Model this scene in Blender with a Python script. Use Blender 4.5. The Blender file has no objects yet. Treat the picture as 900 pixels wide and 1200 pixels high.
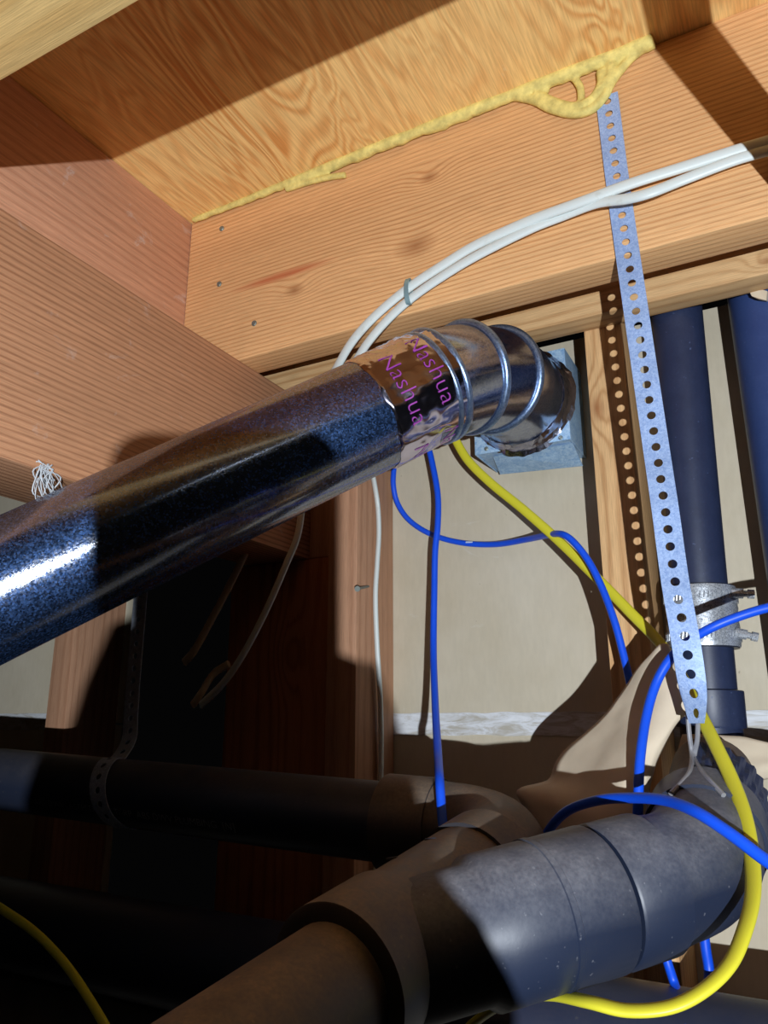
import bpy, bmesh, math, random
from mathutils import Vector, Matrix, noise
random.seed(7)

# ------------------------------------------------------------------ camera frame
F = 900.0
AX = Vector((1750, -250, -900)).normalized()
AY = Vector((498, 250, 900)); AY = (AY - AX * AX.dot(AY)).normalized()
AZ = AX.cross(AY).normalized()
CAM2W = Matrix((AX, AY, AZ))            # camera (right, down, forward) -> world


def at(u, v, Y=None, X=None, Z=None, D=None):
    """world point seen at a pixel of the photograph, at a known plane or depth"""
    d = CAM2W @ Vector((u - 450, v - 600, F))
    if Y is not None: return d * (Y / d.y)
    if X is not None: return d * (X / d.x)
    if Z is not None: return d * (Z / d.z)
    return d * (D / F)


scene = bpy.context.scene
cam_d = bpy.data.cameras.new('camera')
cam = bpy.data.objects.new('camera', cam_d)
scene.collection.objects.link(cam)
m3 = Matrix((CAM2W.col[0], -CAM2W.col[1], -CAM2W.col[2])).transposed()
cam.matrix_world = m3.to_4x4()
cam_d.sensor_fit = 'VERTICAL'
cam_d.sensor_height = 36.0
cam_d.sensor_width = 27.0
cam_d.lens = 27.0
cam_d.clip_start = 0.004
scene.camera = cam

world = bpy.data.worlds.new('world')
scene.world = world
world.use_nodes = True
world.node_tree.nodes['Background'].inputs[0].default_value = (0.95, 0.95, 1.0, 1)
world.node_tree.nodes['Background'].inputs[1].default_value = 0.0012

# hand torch behind and to the right of the viewpoint
LPOS = Vector((0.265, -0.43, -0.155))
ld = bpy.data.lights.new('torch_light', 'SPOT')
ld.energy = 68.0
ld.spot_size = math.radians(92)
ld.spot_blend = 0.75
ld.color = (0.86, 0.93, 1.0)
ld.shadow_soft_size = 0.0045
lo = bpy.data.objects.new('torch_light', ld)
lo.location = LPOS
lo.rotation_euler = (Vector((-.18, .60, .22)) - LPOS).to_track_quat('-Z', 'Y').to_euler()
scene.collection.objects.link(lo)

scene.view_settings.view_transform = 'Standard'
scene.view_settings.look = 'None'
scene.view_settings.exposure = 0.0
scene.view_settings.gamma = 1.0
scene.view_settings.use_curve_mapping = False

# ------------------------------------------------------------------ object helpers
COL = scene.collection


def mesh_obj(name, verts, faces, mat, parent=None, smooth=False, uv=None):
    me = bpy.data.meshes.new(name)
    me.from_pydata([tuple(v) for v in verts], [], faces)
    me.update()
    bm = bmesh.new(); bm.from_mesh(me)
    bmesh.ops.recalc_face_normals(bm, faces=bm.faces)
    bm.to_mesh(me); bm.free()
    if smooth:
        for p in me.polygons: p.use_smooth = True
    me.materials.append(mat)
    o = bpy.data.objects.new(name, me)
    COL.objects.link(o)
    if parent: adopt(o, parent)
    return o


def adopt(o, parent):
    o.parent = parent
    o.matrix_parent_inverse = Matrix.Translation(-parent.location) if parent.type == 'EMPTY' else Matrix.Identity(4)


def tag(o, label, cat, group=None):
    o['label'] = label; o['category'] = cat
    if group: o['group'] = group
    return o


def thing(name, loc, label, cat, group=None):
    e = bpy.data.objects.new(name, None)
    e.empty_display_size = 0.02
    e.location = loc
    COL.objects.link(e)
    return tag(e, label, cat, group)


def struct(o):
    o['kind'] = 'structure'
    return o


def sharp(o, ang=35):
    me = o.data
    for p in me.polygons: p.use_smooth = True
    bm = bmesh.new(); bm.from_mesh(me)
    a = math.radians(ang)
    for e in bm.edges:
        if len(e.link_faces) == 2 and e.calc_face_angle(0) > a: e.smooth = False
    bm.to_mesh(me); bm.free()
    return o


def box(name, lo_, hi_, mat, parent=None, bevel=0.0015, segs=0):
    """a board: bevelled box, faces cut along the length so it can be uneven"""
    bm = bmesh.new()
    bmesh.ops.create_cube(bm, size=1)
    lo_, hi_ = Vector(lo_), Vector(hi_)
    for v in bm.verts:
        v.co = Vector([(lo_[i] + hi_[i]) / 2 + v.co[i] * (hi_[i] - lo_[i]) for i in range(3)])
    if bevel:
        bmesh.ops.bevel(bm, geom=list(bm.edges), offset=bevel, segments=2, affect='EDGES', profile=0.6)
    me = bpy.data.meshes.new(name)
    bm.to_mesh(me); bm.free()
    me.materials.append(mat)
    o = bpy.data.objects.new(name, me)
    COL.objects.link(o)
    sharp(o, 50)
    if parent: adopt(o, parent)
    return o


def spline(pts, n=8):
    """Catmull-Rom through points (Vectors)"""
    P = [Vector(p) for p in pts]
    P = [P[0] * 2 - P[1]] + P + [P[-1] * 2 - P[-2]]
    out = []
    for i in range(1, len(P) - 2):
        p0, p1, p2, p3 = P[i - 1:i + 3]
        for k in range(n):
            t = k / n
            out.append(0.5 * ((2 * p1) + (p2 - p0) * t + (2 * p0 - 5 * p1 + 4 * p2 - p3) * t * t + (3 * p1 - p0 - 3 * p2 + p3) * t ** 3))
    out.append(P[-2].copy())
    return out


def frames(path, up):
    """tangent and a carried normal at each path point"""
    n = len(path); T = []
    for i in range(n):
        a = path[max(0, i - 1)]; b = path[min(n - 1, i + 1)]
        T.append((b - a).normalized())
    N = []; prev = Vector(up)
    for t in T:
        prev = (prev - t * prev.dot(t)).normalized()
        N.append(prev.copy())
    return T, N


def sweep(path, radii, up=(0.1, 0.2, 1), sides=16, flat=1.0, cap=True, close=False):
    """verts, faces of a tube; radii a number or a list; flat squeezes the carried normal"""
    path = [Vector(p) for p in path]
    T, N = frames(path, up)
    if not isinstance(radii, (list, tuple)): radii = [radii] * len(path)
    V, Fc = [], []
    for p, t, nn, r in zip(path, T, N, radii):
        b = t.cross(nn)
        for k in range(sides):
            a = 2 * math.pi * k / sides
            V.append(p + nn * (math.cos(a) * r * flat) + b * (math.sin(a) * r))
    m = len(path)
    for i in range(m - 1):
        for k in range(sides):
            k2 = (k + 1) % sides
            Fc.append((i * sides + k, i * sides + k2, (i + 1) * sides + k2, (i + 1) * sides + k))
    if cap:
        Fc.append(tuple(range(sides))[::-1])
        Fc.append(tuple((m - 1) * sides + k for k in range(sides)))
    return V, Fc


def join(parts):
    V, Fc = [], []
    for v, f in parts:
        o = len(V); V += v
        Fc += [tuple(i + o for i in q) for q in f]
    return V, Fc


def tube(name, path, radii, mat, parent=None, sides=16, flat=1.0, up=(0.1, 0.2, 1), ang=40):
    V, Fc = sweep(path, radii, up, sides, flat)
    return sharp(mesh_obj(name, V, Fc, mat, parent), ang)


def lathe(p0, axis, prof, sides=40, up=(0.1, 0.2, 1)):
    """profile of (distance along axis, radius) turned about an axis"""
    axis = Vector(axis).normalized(); p0 = Vector(p0)
    n = Vector(up); n = (n - axis * n.dot(axis)).normalized(); b = axis.cross(n)
    V, Fc = [], []
    for s, r in prof:
        for k in range(sides):
            a = 2 * math.pi * k / sides
            V.append(p0 + axis * s + n * (r * math.cos(a)) + b * (r * math.sin(a)))
    m = len(prof)
    for i in range(m - 1):
        for k in range(sides):
            k2 = (k + 1) % sides
            Fc.append((i * sides + k, i * sides + k2, (i + 1) * sides + k2, (i + 1) * sides + k))
    Fc.append(tuple(range(sides))[::-1]); Fc.append(tuple((m - 1) * sides + k for k in range(sides)))
    return V, Fc


def grid_sheet(name, rows, mat, thick, parent=None, sub=4, crumple=0.0, seed=0.0):
    """a sheet through rows of points (all rows the same length)"""
    R = [spline(r, sub) for r in rows]
    cols = len(R[0])
    C = [spline([R[i][j] for i in range(len(R))], sub) for j in range(cols)]
    m = len(C[0]); V = []
    for i in range(m):
        for j in range(cols):
            p = C[j][i]
            d = noise.noise_vector(p * 22 + Vector((seed, 0, 0))) + 0.4 * noise.noise_vector(p * 70)
            V.append(p + d * crumple)
    Fc = [(i * cols + j, i * cols + j + 1, (i + 1) * cols + j + 1, (i + 1) * cols + j) for i in range(m - 1) for j in range(cols - 1)]
    o = mesh_obj(name, V, Fc, mat, parent, smooth=True)
    s = o.modifiers.new('thickness', 'SOLIDIFY'); s.thickness = thick; s.offset = 0
    return o


# ------------------------------------------------------------------ materials
def lin(r, g, b):
    f = lambda c: (c / 255 / 12.92) if c / 255 <= 0.04045 else ((c / 255 + 0.055) / 1.055) ** 2.4
    return (f(r), f(g), f(b), 1)


class NT:
    def __init__(s, name):
        s.m = bpy.data.materials.new(name); s.m.use_nodes = True
        s.t = s.m.node_tree; s.b = s.t.nodes['Principled BSDF']
        s.co = s.t.nodes.new('ShaderNodeTexCoord').outputs['Object']

    def n(s, kind, **k):
        x = s.t.nodes.new(kind)
        for a, b in k.items(): setattr(x, a, b)
        return x

    def link(s, a, b): s.t.links.new(a, b)

    def put(s, sock, v):
        if isinstance(v, bpy.types.NodeSocket): s.link(v, sock)
        else: sock.default_value = v

    def math(s, op, a, b=0.0, c=None, clamp=False):
        x = s.n('ShaderNodeMath', operation=op); x.use_clamp = clamp
        s.put(x.inputs[0], a); s.put(x.inputs[1], b)
        if c is not None: s.put(x.inputs[2], c)
        return x.outputs[0]

    def scale(s, vec, sc, off=(0, 0, 0)):
        x = s.n('ShaderNodeMapping'); s.link(vec, x.inputs[0])
        x.inputs['Scale'].default_value = sc; x.inputs['Location'].default_value = off
        return x.outputs[0]

    def noise(s, vec, sc, detail=3, rough=0.55, dist=0.0):
        x = s.n('ShaderNodeTexNoise'); s.link(vec, x.inputs['Vector'])
        x.inputs['Scale'].default_value = sc; x.inputs['Detail'].default_value = detail
        x.inputs['Roughness'].default_value = rough; x.inputs['Distortion'].default_value = dist
        return x.outputs['Fac']

    def vor(s, vec, sc, out='Color'):
        x = s.n('ShaderNodeTexVoronoi'); s.link(vec, x.inputs['Vector']); x.inputs['Scale'].default_value = sc
        return x.outputs[out]

    def ramp(s, f, *stops):
        x = s.n('ShaderNodeValToRGB'); s.link(f, x.inputs[0])
        e = x.color_ramp.elements
        while len(e) < len(stops): e.new(0.5)
        for i, (p, c) in enumerate(stops):
            e[i].position = p
            e[i].color = c if isinstance(c, (tuple, list)) else (c, c, c, 1)
        return x.outputs[0]

    def mix(s, f, a, b, mode='MIX'):
        x = s.n('ShaderNodeMix', data_type='RGBA', blend_type=mode)
        s.put(x.inputs[0], f); s.put(x.inputs[6], a); s.put(x.inputs[7], b)
        return x.outputs[2]

    def sep(s, vec):
        x = s.n('ShaderNodeSeparateXYZ'); s.link(vec, x.inputs[0]); return x.outputs

    def bump(s, h, strength=0.3, dist=0.001, normal=None):
        x = s.n('ShaderNodeBump'); s.link(h, x.inputs['Height'])
        x.inputs['Strength'].default_value = strength; x.inputs['Distance'].default_value = dist
        if normal: s.link(normal, x.inputs['Normal'])
        s.link(x.outputs[0], s.b.inputs['Normal']); return x.outputs[0]

    def set(s, color=None, rough=None, metal=None, spec=None):
        if color is not None: s.put(s.b.inputs['Base Color'], color)
        if rough is not None: s.put(s.b.inputs['Roughness'], rough)
        if metal is not None: s.put(s.b.inputs['Metallic'], metal)
        if spec is not None: s.put(s.b.inputs['Specular IOR Level'], spec)
        return s.m


def wood(name, base, dark, axis=0, freq=900, amp=9, seed=0.0, knots=(), chalk=0.0, red=None, contrast=0.6):
    s = NT(name)
    st = [1, 1, 1]; st[axis] = 0.07
    v = s.scale(s.co, st, (seed, seed * .7, seed * 1.3))
    xyz = s.sep(s.co)
    cross = [i for i in range(3) if i != axis]
    ph = s.math('ADD', s.math('MULTIPLY', xyz[cross[0]], freq * .8), s.math('MULTIPLY', xyz[cross[1]], freq))
    ph = s.math('ADD', ph, s.math('MULTIPLY', s.noise(v, 9, 2), amp * 3.2))
    ph = s.math('ADD', ph, s.math('MULTIPLY', s.noise(v, 70, 3, .65), amp * .9))
    kmask = None
    for (kp, kr) in knots:
        sub = s.n('ShaderNodeVectorMath', operation='SUBTRACT'); s.link(s.co, sub.inputs[0]); sub.inputs[1].default_value = kp
        mul = s.n('ShaderNodeVectorMath', operation='MULTIPLY'); s.link(sub.outputs[0], mul.inputs[0])
        k = [1, 1, 1]; k[axis] = 0.6; mul.inputs[1].default_value = k
        ln = s.n('ShaderNodeVectorMath', operation='LENGTH'); s.link(mul.outputs[0], ln.inputs[0])
        d = ln.outputs['Value']
        g = s.math('EXPONENT', s.math('MULTIPLY', s.math('POWER', s.math('DIVIDE', d, kr * 1.8), 2.0), -1.0))
        ph = s.math('ADD', ph, s.math('MULTIPLY', g, 14.0))
        c = s.math('SUBTRACT', 1.0, s.math('DIVIDE', d, kr), clamp=True)
        kmask = c if kmask is None else s.math('MAXIMUM', kmask, c)
    line = s.math('MULTIPLY_ADD', s.math('SINE', ph), 0.5, 0.5)
    line = s.math('POWER', line, 3.0)
    vf = list((1, 1, 1)); vf[axis] = 0.025
    fib = s.noise(s.scale(s.co, vf), 1500, 3, 0.6)
    fibr = s.ramp(fib, (0.33, 0.74), (0.66, 1.14))
    blot = s.ramp(s.noise(v, 5, 3), (0.3, 0.7), (0.75, 1.18))
    lf = s.math('MULTIPLY', line, s.math('MULTIPLY_ADD', s.noise(v, 14, 2), 1.6, -0.1, clamp=True))
    col = s.mix(s.math('MULTIPLY', lf, contrast, clamp=True), base, dark)
    col = s.mix(0.8, col, fibr, 'MULTIPLY')
    col = s.mix(0.85, col, blot, 'MULTIPLY')
    if red is not None:
        rp, rs = red      # reddish pitch streak
        sub = s.n('ShaderNodeVectorMath', operation='SUBTRACT'); s.link(s.co, sub.inputs[0]); sub.inputs[1].default_value = rp
        mul = s.n('ShaderNodeVectorMath', operation='MULTIPLY'); s.link(sub.outputs[0], mul.inputs[0]); mul.inputs[1].default_value = rs
        ln = s.n('ShaderNodeVectorMath', operation='LENGTH'); s.link(mul.outputs[0], ln.inputs[0])
        r = s.math('MULTIPLY', s.math('SUBTRACT', 1.0, ln.outputs['Value'], clamp=True), 1.5, clamp=True)
        col = s.mix(s.math('MULTIPLY', r, .7), col, lin(190, 92, 56))
    if kmask is not None:
        col = s.mix(s.math('MULTIPLY', kmask, 0.75, clamp=True), col, lin(150, 92, 52))
    if chalk:
        nn = s.noise(s.co, 26, 5, 0.7, 0.6)
        ck = s.ramp(nn, (0.62, 0.0), (0.74, 1.0))
        col = s.mix(s.math('MULTIPLY', ck, chalk), col, lin(205, 195, 190))
    s.bump(s.math('ADD', s.math('MULTIPLY', line, 0.5), fib), 0.35, 0.0006)
    return s.set(col, 0.62, 0, 0.3)


def plywood():
    s = NT('plywood')
    v = s.scale(s.co, (1, 0.26, 1), (0.3, 0.1, 0))
    n1 = s.noise(v, 13, 2, 0.55, 0.9)
    line = s.math('POWER', s.math('MULTIPLY_ADD', s.math('SINE', s.math('MULTIPLY', n1, 95.0)), .5, .5), 1.3)
    fib = s.noise(s.scale(s.co, (1, 0.05, 1)), 600, 3)
    big = s.noise(v, 9, 3)
    col = s.mix(s.math('MULTIPLY', line, s.ramp(big, (0.35, 0.15), (0.65, 0.85))), lin(250, 206, 134), lin(212, 132, 58))
    col = s.mix(0.7, col, s.ramp(fib, (0.35, 0.75), (0.65, 1.12)), 'MULTIPLY')
    spots = s.ramp(s.noise(s.co, 30, 4, 0.7), (0.68, 0.0), (0.76, 0.7))
    col = s.mix(spots, col, lin(235, 205, 150))
    s.bump(s.math('ADD', fib, line), 0.3, 0.0006)
    return s.set(col, 0.6, 0, 0.3)


def drywall():
    s = NT('drywall_paper')
    n1 = s.noise(s.co, 7, 5, 0.65)
    n2 = s.noise(s.scale(s.co, (1, 1, .25)), 240, 3)
    col = s.ramp(n1, (0.3, lin(194, 182, 158)), (0.7, lin(206, 196, 176)))
    col = s.mix(0.6, col, s.ramp(n2, (0.3, 0.94), (0.7, 1.04)), 'MULTIPLY')
    w = s.ramp(s.noise(s.scale(s.co, (1, 1, 2.2), (3, 0, 1)), 11, 5, 0.7, 1.2), (0.66, 0.0), (0.8, 0.5))
    col = s.mix(w, col, lin(222, 222, 218))
    sp = s.ramp(s.noise(s.co, 130, 2), (0.20, 1.0), (0.25, 0.0))
    col = s.mix(s.math('MULTIPLY', sp, 0.5), col, lin(90, 75, 55))
    s.bump(n2, 0.15, 0.0004)
    return s.set(col, 0.75, 0, 0.25)


def tape_paper():
    s = NT('joint_tape')
    n1 = s.noise(s.scale(s.co, (0.35, 1, 1.6)), 70, 4, 0.7, 0.8)
    col = s.ramp(n1, (0.36, lin(176, 170, 158)), (0.55, lin(214, 216, 220)), (0.8, lin(236, 238, 242)))
    s.bump(n1, 0.5, 0.001)
    return s.set(col, 0.7)


def galv(name, base, dark, rough=0.42, metal=0.75, sc=420, bump=0.12):
    s = NT(name)
    v1 = s.vor(s.co, sc); v2 = s.vor(s.co, sc * 2.6)
    f = s.math('MULTIPLY_ADD', s.sep(v1)[0], 0.55, s.math('MULTIPLY', s.sep(v2)[1], 0.45))
    col = s.mix(f, dark, base)
    n1 = s.noise(s.co, 28, 4, 0.6)
    col = s.mix(0.6, col, s.ramp(n1, (0.3, 0.7), (0.7, 1.15)), 'MULTIPLY')
    s.bump(f, bump, 0.0006)
    rr = s.math('MULTIPLY_ADD', f, 0.16, rough - 0.08)
    return s.set(col, rr, metal, 0.5)


def abs_plastic(name, base, dust, dust_amt, top=True, rough=0.42):
    s = NT(name)
    n1 = s.noise(s.co, 34, 5, 0.65); n2 = s.noise(s.co, 420, 3)
    geo = s.n('ShaderNodeNewGeometry')
    up = s.math('MULTIPLY_ADD', s.sep(geo.outputs['Normal'])[2], 0.5, 0.5)
    up = s.ramp(up, (0.45, 0.0), (0.95, 1.0)) if top else s.math('ADD', 0.6, 0.0)
    f = s.math('MULTIPLY', up, s.ramp(n1, (0.25, 0.25), (0.7, 1.0)))
    f = s.math('MULTIPLY', f, s.ramp(n2, (0.3, 0.6), (0.65, 1.0)))
    f = s.math('MULTIPLY', f, dust_amt, clamp=True)
    sp = s.ramp(s.noise(s.co, 260, 2, 0.5), (0.70, 0.0), (0.76, 0.6))
    f = s.math('ADD', f, s.math('MULTIPLY', sp, 0.35), clamp=True)
    col = s.mix(f, base, dust)
    s.bump(n2, 0.08, 0.0004)
    return s.set(col, s.math('MULTIPLY_ADD', f, 0.4, rough, clamp=True), 0, 0.5)


def plain(name, col, rough=0.5, metal=0.0, var=0.12, sc=60, spec=0.5, bump=0.0):
    s = NT(name)
    n1 = s.noise(s.co, sc, 4, 0.6)
    c = s.mix(1.0, col, s.ramp(n1, (0.3, 1 - var), (0.7, 1 + var)), 'MULTIPLY')
    if bump: s.bump(n1, bump, 0.001)
    return s.set(c, rough, metal, spec)


def cable_mat(name, col, scuff, amt=0.35):
    s = NT(name)
    n1 = s.noise(s.scale(s.co, (1, 1, 1)), 55, 4, 0.7)
    f = s.ramp(n1, (0.60, 0.0), (0.72, amt))
    return s.set(s.mix(f, col, scuff), 0.42, 0, 0.45)


M = {}
JB = 0.385      # underside of the floor joists
PZ = 0.588      # underside of the plywood
M['joist'] = wood('joist_fir', lin(240, 188, 132), lin(184, 108, 50), 0, 1250, 5, 0.0,
                  knots=((at(487, 288, Y=.6), .016), (at(503, 208, Y=.6), .008), (at(345, 340, Y=.6), .009)),
                  red=(at(330, 323, Y=.6), (13, 0, 150)))
M['joist_near'] = wood('joist_near_fir', lin(232, 196, 130), lin(190, 140, 70), 0, 500, 8, 3.1)
M['block'] = wood('blocking_fir', lin(206, 154, 122), lin(158, 100, 70), 1, 620, 5, 1.7, chalk=.75, contrast=.45)
M['girder'] = wood('girder_fir', lin(206, 152, 114), lin(118, 64, 38), 1, 1150, 5, 4.4, chalk=.55, contrast=.75)
M['plate'] = wood('plate_pine', lin(226, 184, 132), lin(176, 122, 70), 0, 640, 7, 6.2, knots=((Vector((.02, .70, .405)), .006),))
M['stud'] = wood('stud_pine', lin(226, 182, 130), lin(168, 112, 62), 2, 620, 9, 8.3, knots=((at(700, 478, Y=.73), .011),))
M['stud_old'] = wood('stud_fir', lin(200, 152, 120), lin(150, 100, 70), 2, 500, 8, 9.9, contrast=.4)
M['post'] = wood('post_fir', lin(176, 112, 74), lin(112, 60, 34), 2, 420, 9, 2.6, knots=((Vector((-.52, .745, .08)), .013),))
M['ply'] = plywood()
M['drywall'] = drywall()
M['tape'] = tape_paper()
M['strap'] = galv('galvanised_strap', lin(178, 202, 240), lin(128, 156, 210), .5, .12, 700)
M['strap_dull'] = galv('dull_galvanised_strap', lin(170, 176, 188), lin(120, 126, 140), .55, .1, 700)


def two_lobe(m, rough2, fac, tint):
    t = m.node_tree; b = t.nodes['Principled BSDF']; out = t.nodes['Material Output']
    b2 = t.nodes.new('ShaderNodeBsdfPrincipled')
    for nm in ('Base Color', 'Normal'):
        if b.inputs[nm].links: t.links.new(b.inputs[nm].links[0].from_socket, b2.inputs[nm])
    mx = t.nodes.new('ShaderNodeMix'); mx.data_type = 'RGBA'; mx.blend_type = 'MULTIPLY'; mx.inputs[0].default_value = 1
    t.links.new(b.inputs['Base Color'].links[0].from_socket, mx.inputs[6]); mx.inputs[7].default_value = tint
    tc = t.nodes.new('ShaderNodeTexCoord'); vo = t.nodes.new('ShaderNodeTexVoronoi'); vo.inputs['Scale'].default_value = 780
    t.links.new(tc.outputs['Object'], vo.inputs['Vector'])
    sp_ = t.nodes.new('ShaderNodeSeparateXYZ'); t.links.new(vo.outputs['Color'], sp_.inputs[0])
    rp_ = t.nodes.new('ShaderNodeValToRGB'); t.links.new(sp_.outputs[0], rp_.inputs[0])
    e = rp_.color_ramp.elements; e[0].color = (.16, .16, .16, 1); e[1].color = (1, 1, 1, 1); e[0].position = .15
    x = e.new(.7); x.color = (.55, .55, .55, 1)
    m2 = t.nodes.new('ShaderNodeMix'); m2.data_type = 'RGBA'; m2.blend_type = 'MULTIPLY'; m2.inputs[0].default_value = 1
    t.links.new(mx.outputs[2], m2.inputs[6]); t.links.new(rp_.outputs[0], m2.inputs[7])
    t.links.new(m2.outputs[2], b2.inputs['Base Color'])
    b2.inputs['Metallic'].default_value = 1.0
    b2.inputs['Roughness'].default_value = rough2
    ms = t.nodes.new('ShaderNodeMixShader'); ms.inputs[0].default_value = fac
    t.links.new(b.outputs[0], ms.inputs[1]); t.links.new(b2.outputs[0], ms.inputs[2])
    t.links.new(ms.outputs[0], out.inputs[0])
    return m


M['duct'] = galv('galvanised_duct', lin(212, 212, 216), lin(164, 168, 180), .13, 1.0, 620, .07)
two_lobe(M['duct'], .62, .5, lin(128, 180, 255))
M['elbow'] = galv('galvanised_elbow', lin(206, 210, 220), lin(140, 150, 176), .14, 1.0, 620, .05)
two_lobe(M['elbow'], .55, .32, lin(150, 190, 255))
M['bead'] = galv('galvanised_bead', lin(168, 190, 222), lin(110, 138, 182), .36, .9, 700)
M['box'] = galv('galvanised_box', lin(186, 214, 236), lin(126, 168, 212), .45, .15, 300)
M['foil'] = plain('foil_tape', lin(205, 200, 222), .16, 1.0, .1, 40)
M['foil_wrinkled'] = plain('wrinkled_foil_tape', lin(176, 178, 196), .22, 1.0, .25, 160, bump=.5)
M['ink'] = plain('purple_ink', lin(158, 66, 164), .5, 0, .1)
M['abs_blue'] = abs_plastic('black_abs_clean', lin(44, 64, 116), lin(120, 145, 200), .22, False)
M['abs'] = abs_plastic('black_abs', lin(34, 40, 56), lin(120, 110, 100), .35)
M['abs_branch'] = abs_plastic('grey_dusted_abs', lin(32, 40, 60), lin(158, 158, 164), .62)
M['abs_vent'] = abs_plastic('dark_abs', lin(30, 38, 64), lin(120, 140, 190), .12, False)
M['abs_dusty_bounce'] = abs_plastic('dusty_bounce_abs', lin(52, 50, 54), lin(150, 128, 104), .95)  # tan dust, thickened to carry warm bounce light on the unlit run
M['abs_dark'] = abs_plastic('black_abs_low', lin(34, 42, 66), lin(90, 84, 78), .25)
M['print'] = plain('grey_print', lin(150, 150, 154), .6)
M['white'] = cable_mat('white_cable', lin(214, 222, 220), lin(180, 176, 160))
M['white_shaded'] = cable_mat('shaded_white_cable', lin(208, 188, 152), lin(170, 150, 120))  # white cable with shade put into its beige colour
M['yellow'] = cable_mat('yellow_cable', lin(212, 204, 52), lin(204, 184, 64))
M['blue'] = cable_mat('blue_cable', lin(16, 82, 226), lin(40, 100, 226), .6)
M['mark'] = plain('white_print', lin(205, 218, 240), .6)
M['wire'] = plain('grey_wire', lin(150, 150, 156), .4, .3)
M['foam'] = plain('yellow_foam', lin(222, 204, 122), .7, 0, .25, 120, .3, .6)
M['kraft'] = plain('kraft_paper', lin(214, 198, 174), .8, 0, .06, 30, .2, .1)
M['steel'] = galv('stainless_band', lin(222, 226, 232), lin(150, 158, 170), .3, .55, 800)
M['nail'] = plain('nail_steel', lin(130, 136, 130), .5, .6)
M['web'] = plain('cobweb_fibre', lin(200, 205, 210), .9)
M['dirt'] = plain('dirt', lin(70, 58, 46), .95, 0, .35, 12, .1, .8)
M['concrete'] = plain('concrete', lin(120, 114, 106), .9, 0, .2, 20, .2, .4)
M['black'] = plain('black_rubber', lin(24, 24, 26), .6)
M['copper'] = plain('conduit_steel', lin(140, 144, 150), .4, .7)
M['tie'] = plain('staple_metal', lin(150, 186, 196), .4, .5)

# ------------------------------------------------------------------ the setting
WY = 0.819      # face of the wall board
SY = 0.73       # face of the studs
ceiling = struct(box('ceiling', (-2.2, -1.2, PZ), (1.3, 1.0, PZ + .018), M['ply'], bevel=0))
floor = struct(box('floor', (-2.2, -1.2, -.90), (1.3, 1.0, -.85), M['dirt'], bevel=0))
wall = struct(box('wall_back', (-.612, WY + .012, -.273), (1.3, WY + .024, .434), M['drywall'], bevel=0))
for x0, x1 in ((-.612, 1.3), (-2.2, -.868)):          # the bay between the far stud and the post is open
    box('drywall_panel', (x0, WY, .003), (x1, WY + .012, .434), M['drywall'], wall, .001)
    box('drywall_panel', (x0, WY, -.235), (x1, WY + .012, .001), M['drywall'], wall, .001)
V, Fc = [], []
N = 220
N = 160
for i in range(N + 1):
    x = -.60 + 1.2 * i / N
    top = .0135 + .0012 * noise.noise(Vector((x * 40, 0, 0))); bot = -.0105 + .0015 * noise.noise(Vector((x * 30, 5, 0)))
    V += [(x, WY + .0005, top), (x, WY - .0012, top), (x, WY - .0012, bot), (x, WY + .0005, bot)]
    if i:
        a, b = (i - 1) * 4, i * 4
        Fc += [(a, b, b + 1, a + 1), (a + 1, b + 1, b + 2, a + 2), (a + 2, b + 2, b + 3, a + 3)]
mesh_obj('joint_tape', V, Fc, M['tape'], wall)
mesh_obj('joint_tape', [Vector(q) - Vector((1.47, 0, -.004)) for q in V if q[0] < .55], [f for f in Fc if max(f) < len([q for q in V if q[0] < .55])], M['tape'], wall)
struct(box('wall_foundation', (-2.2, .66, -.85), (1.3, 1.0, -.273), M['concrete'], bevel=.004))

# ------------------------------------------------------------------ timbers
j = thing('floor_joist', (0, .6, JB), 'orange fir floor joist with knots, carrying the perforated strap and white cables', 'joist')
box('board', (-.585, .6, JB), (1.25, .638, PZ - .0005), M['joist'], j, .002)
for u, v in ((260, 268), (257, 333), (298, 379)):
    p = at(u, v, Y=.6)
    V, Fc = lathe(p + Vector((0, .004, 0)), (0, -1, 0), [(0, .0032), (.0045, .0034), (.0055, .0026)], 12)
    mesh_obj('nail_head', V, Fc, M['nail'], j)
tag(box('floor_joist', (-1.3, .192, JB), (1.25, .23, PZ - .0005), M['joist_near'], bevel=.002),
    'pale yellow floor joist overhead, shading the plywood behind it', 'joist')
tag(box('blocking_board', (-.625, .231, JB + .001), (-.5855, .640, PZ - .0005), M['block'], bevel=.0015),
    'dusty pinkish brown blocking board between the joists, above the girder', 'blocking')
tag(box('filler_board', (-.4985, .745, .1905), (-.4630, .8185, .40), M['stud_old'], bevel=.0015),
    'short brown filler board between the girder end and the stud', 'board')
tag(box('girder_beam', (-.59, -.9, .19), (-.50, .8185, JB), M['girder'], bevel=.002),
    'reddish brown girder beam above the shiny duct, with a shadow on it', 'beam')
tag(box('ledger_board', (-.75, .70, .392), (1.25, .729, .445), M['plate'], bevel=.002),
    'light pine ledger board behind the joist, across the stud and pipe tops', 'board')
tag(box('bottom_plate', (-2.0, .725, -.272), (1.25, .818, -.235), M['stud_old'], bevel=.002),
    'grey brown bottom plate of the stud wall', 'plate')
tag(box('wall_stud', (-.155, SY, -.2345), (-.117, .8185, .56), M['stud'], bevel=.0015),
    'pale pine wall stud with the strap shadow, beside the metal box', 'stud')
st = tag(box('wall_stud', (-.462, SY, -.2345), (-.424, .8185, .56), M['stud_old'], bevel=.0015),
         'brown wall stud with a nail and a white cable hanging on its side', 'stud')
p = at(436, 686, X=-.424); q = at(419, 690, X=-.410)
nl = tube('nail', [p + Vector((-.004, .002, 0)), q], .0016, M['nail'], sides=8); nl.parent = st
V, Fc = lathe(q, q - p, [(0, .0032), (.001, .0032)], 10)
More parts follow.
